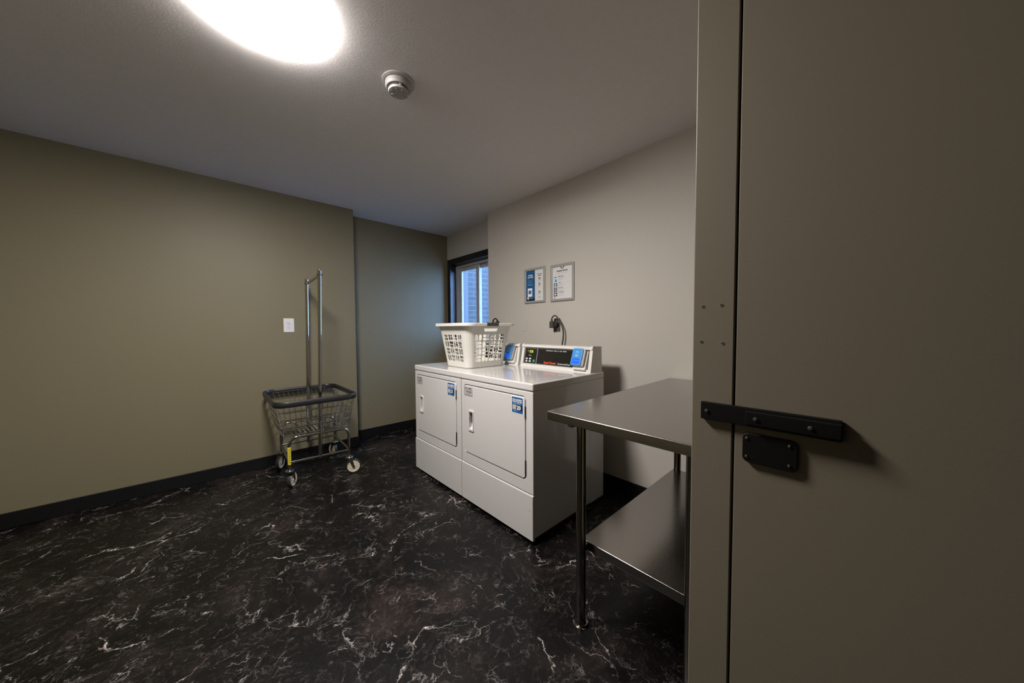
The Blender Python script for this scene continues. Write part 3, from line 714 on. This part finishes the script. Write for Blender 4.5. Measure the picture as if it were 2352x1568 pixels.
# ------------------------------------------------------------------ wire laundry cart
def make_cart():
    t = thing('laundry_cart', 'chrome wire laundry cart with dark bumper rim, casters and tall hanging rack', 'laundry cart', (.635, 3.18, 0))
    org = t.location.copy(); I = Matrix.Translation(-org)
    def part(name, bm, mat, sm=50, par=t):
        bm.transform(I); return mesh_obj(name, bm, mat, par, sm)
    FL, FR, RR, RL = (.423, 2.926), (.836, 2.898), (.856, 3.400), (.441, 3.428)
    # frame: two inverted U hoops front and rear, side bars
    bm = bmesh.new(); R_ = .0108
    def hoop(a, b, zt):
        a, b = Vector((*a, 0)), Vector((*b, 0)); d = (b-a).normalized(); rad = .055
        P = [a+Vector((0, 0, .145)), a+Vector((0, 0, zt-rad))]
        for k in range(1, 7): q = k*PI/12; P.append(a+d*rad*(1-math.cos(q))+Vector((0, 0, zt-rad+rad*math.sin(q))))
        for k in range(6, -1, -1): q = k*PI/12; P.append(b-d*rad*(1-math.cos(q))+Vector((0, 0, zt-rad+rad*math.sin(q))))
        P.append(b+Vector((0, 0, .145))); tube(bm, P, R_, 14)
    hoop(FL, FR, .385); hoop(RL, RR, .385)
    for a, b in ((FL, FR), (FR, RR), (RR, RL), (RL, FL)): tube(bm, [(*a, .200), (*b, .200)], .0092, 12)
    for a, b in ((FL, RL), (FR, RR)):
        a2 = Vector((*a, .378)); b2 = Vector((*b, .378)); m = (Vector((*FL, 0))+Vector((*RR, 0)))/2; s_ = .10 if a is FL else -.10
        tube(bm, [a2+Vector((s_, 0, 0)), b2+Vector((s_, 0, 0))], .009, 10)
    part('frame', bm, M['chrome'])
    bm = bmesh.new(); tube(bm, [(*FL, .185), (*FL, .318)], .0120, 16); yl = part('warning_tag', bm, M['yellow']); yl['label'] = 'yellow warning sleeve on the front left upright'
    bm = bmesh.new()
    for k in range(7): box(bm, FL[0]-.0025, FL[1]-.0127, .20+k*.016, FL[0]+.0025, FL[1]-.0117, .206+k*.016)
    part('lettering', bm, M['dark_ink'], None, yl)
    # casters
    def caster(p, ang):
        d = Vector((math.cos(ang), math.sin(ang), 0)); nrm = Vector((-d.y, d.x, 0)); P = Vector((*p, 0)); wc = P + d*.030 + Vector((0, 0, .058))
        b_ = bmesh.new(); lathe(b_, [(.012, .128), (.030, .131), (.032, .138), (.028, .144), (.014, .147), (.0125, .16)], (*p, 0), 20)
        for s_ in (-1, 1):
            q = nrm*s_*.0185; th = nrm*s_*.0025
            pts = [P+d*-.008+Vector((0, 0, .128)), P+d*.020+Vector((0, 0, .128)), wc+d*.010+Vector((0, 0, -.006)), wc+d*-.006+Vector((0, 0, -.008))]
            hexa(b_, [x+q for x in pts]+[x+q+th for x in pts])
        hexa(b_, [P+d*-.018+nrm*-.021+Vector((0, 0, .125)), P+d*.026+nrm*-.021+Vector((0, 0, .125)), P+d*.026+nrm*.021+Vector((0, 0, .125)), P+d*-.018+nrm*.021+Vector((0, 0, .125)),
                  P+d*-.018+nrm*-.021+Vector((0, 0, .130)), P+d*.026+nrm*-.021+Vector((0, 0, .130)), P+d*.026+nrm*.021+Vector((0, 0, .130)), P+d*-.018+nrm*.021+Vector((0, 0, .130))])
        lathe(b_, [(.006, -.024), (.006, .024)], wc, 12, nrm)
        c = part('caster', b_, M['chrome'])
        b_ = bmesh.new(); lathe(b_, [(.046, -.012), (.055, -.013), (.058, -.009), (.058, .009), (.055, .013), (.046, .012)], wc, 36, nrm, cap=False); part('tyre', b_, M['rubber'], 40, c)
        b_ = bmesh.new(); lathe(b_, [(.014, -.0155), (.016, -.012), (.040, -.0115), (.043, -.0135), (.0475, -.0135), (.0475, .0135), (.043, .0135), (.040, .0115), (.016, .012), (.014, .0155)], wc, 36, nrm); part('wheel', b_, M['hub'], 30, c)
    caster(FR, math.atan2(-.29, .96)); caster(FL, math.atan2(.83, .55)); caster(RR, math.atan2(.9, -.3)); caster(RL, math.atan2(-.75, -.5))
    # basket
    x0, x1, y0, y1, zt = .335, .872, 2.792, 3.475, .665
    def lp(q, r=.06):                            # q 0 bottom .. 1 rim
        i = .052*(1-q); f_ = .098*(1-q)
        return rrect(x0+i, y0+f_, x1-.012*(1-q), y1-.05*(1-q), r, 6)
    zb = .408
    def Z(q): return zb+(zt-zb)*q
    bm = bmesh.new()
    for q in (0, .26, .50, .74, .97):
        tube(bm, [(*p, Z(q)) for p in lp(q)], .0032, 6, closed=True)
    # upright wires
    A, B = lp(0), lp(1)
    def side_pts(L_, n_side):
        out = []; m = len(L_); segs = [(L_[i], L_[(i+1) % m]) for i in range(m)]; tot = [math.dist(a, b) for a, b in segs]; T = sum(tot)
        for k in range(n_side):
            s_ = T*k/n_side; i = 0
            while s_ > tot[i]: s_ -= tot[i]; i += 1
            a, b = segs[i]; f_ = s_/tot[i]; out.append((a[0]+(b[0]-a[0])*f_, a[1]+(b[1]-a[1])*f_))
        return out
    NW = 64; PA, PB = side_pts(A, NW), side_pts(B, NW)
    for a, b in zip(PA, PB): tube(bm, [(*a, zb), (*b, zt)], .0016, 6)
    xa, xb, ya, yb = x0+.052, x1-.012, y0+.098, y1-.05
    for k in range(1, 16): x = xa+(xb-xa)*k/16; tube(bm, [(x, ya+.004, zb), (x, yb-.004, zb)], .0017, 6)
    for k in range(1, 9): y = ya+(yb-ya)*k/9; tube(bm, [(xa+.003, y, zb-.003), (xb-.003, y, zb-.003)], .0024, 6)
    part('wire_basket', bm, M['wire'])
    # bumper rim: flat band section
    bm = bmesh.new(); loops = []
    for (o_, z_) in ((0, -.018), (.006, -.022), (.014, -.018), (.016, 0), (.014, .018), (.006, .022), (0, .018), (-.004, 0)):
        loops.append([bm.verts.new((*p, zt+z_)) for p in rrect(x0-o_, y0-o_, x1+o_, y1+o_, .075+o_, 8)])
    for a_, b_ in zip(loops, loops[1:]+loops[:1]):
        m = len(a_)
        for i in range(m): bm.faces.new((a_[i], a_[(i+1) % m], b_[(i+1) % m], b_[i]))
    part('bumper', bm, M['bumper'], 60)
    # hanging rack
    tops = []
    for (bx, by, tx_, ty, zt_) in ((.627, 2.918, .655, 2.905, 1.668), (.640, 3.395, .660, 3.385, 1.650)):
        bm = bmesh.new(); tube(bm, [(bx, by, .185), (tx_, ty, zt_)], .0125, 16)
        q = .62; c0 = Vector((bx, by, .185)).lerp(Vector((tx_, ty, zt_)), .33)
        tube(bm, [(bx, by, .19), c0], .0142, 16)
        p = part('rack_pole', bm, M['chrome']); tops.append(Vector((tx_, ty, zt_)))
        bm = bmesh.new(); lathe(bm, [(.0135, 0), (.0135, .004), (.009, .008), (.003, .009)], (tx_, ty, zt_), 16)
        lathe(bm, [(.006, -.02), (.006, .02)], (tx_, ty, zt_-.035), 12, (1, 0, 0)); lathe(bm, [(.006, -.02), (.006, .02)], (tx_, ty, zt_-.035), 12, (0, 1, 0)); part('cap', bm, M['chrome'], 50, p)
    bm = bmesh.new(); tube(bm, [tops[0]-Vector((0, 0, .036)), tops[1]-Vector((0, 0, .036))], .0115, 14); part('hanging_bar', bm, M['chrome'])
    bm = bmesh.new(); tube(bm, [(.627, 2.918, .39), (.640, 3.395, .39)], .009, 12); part('cross_brace', bm, M['chrome'])
make_cart()
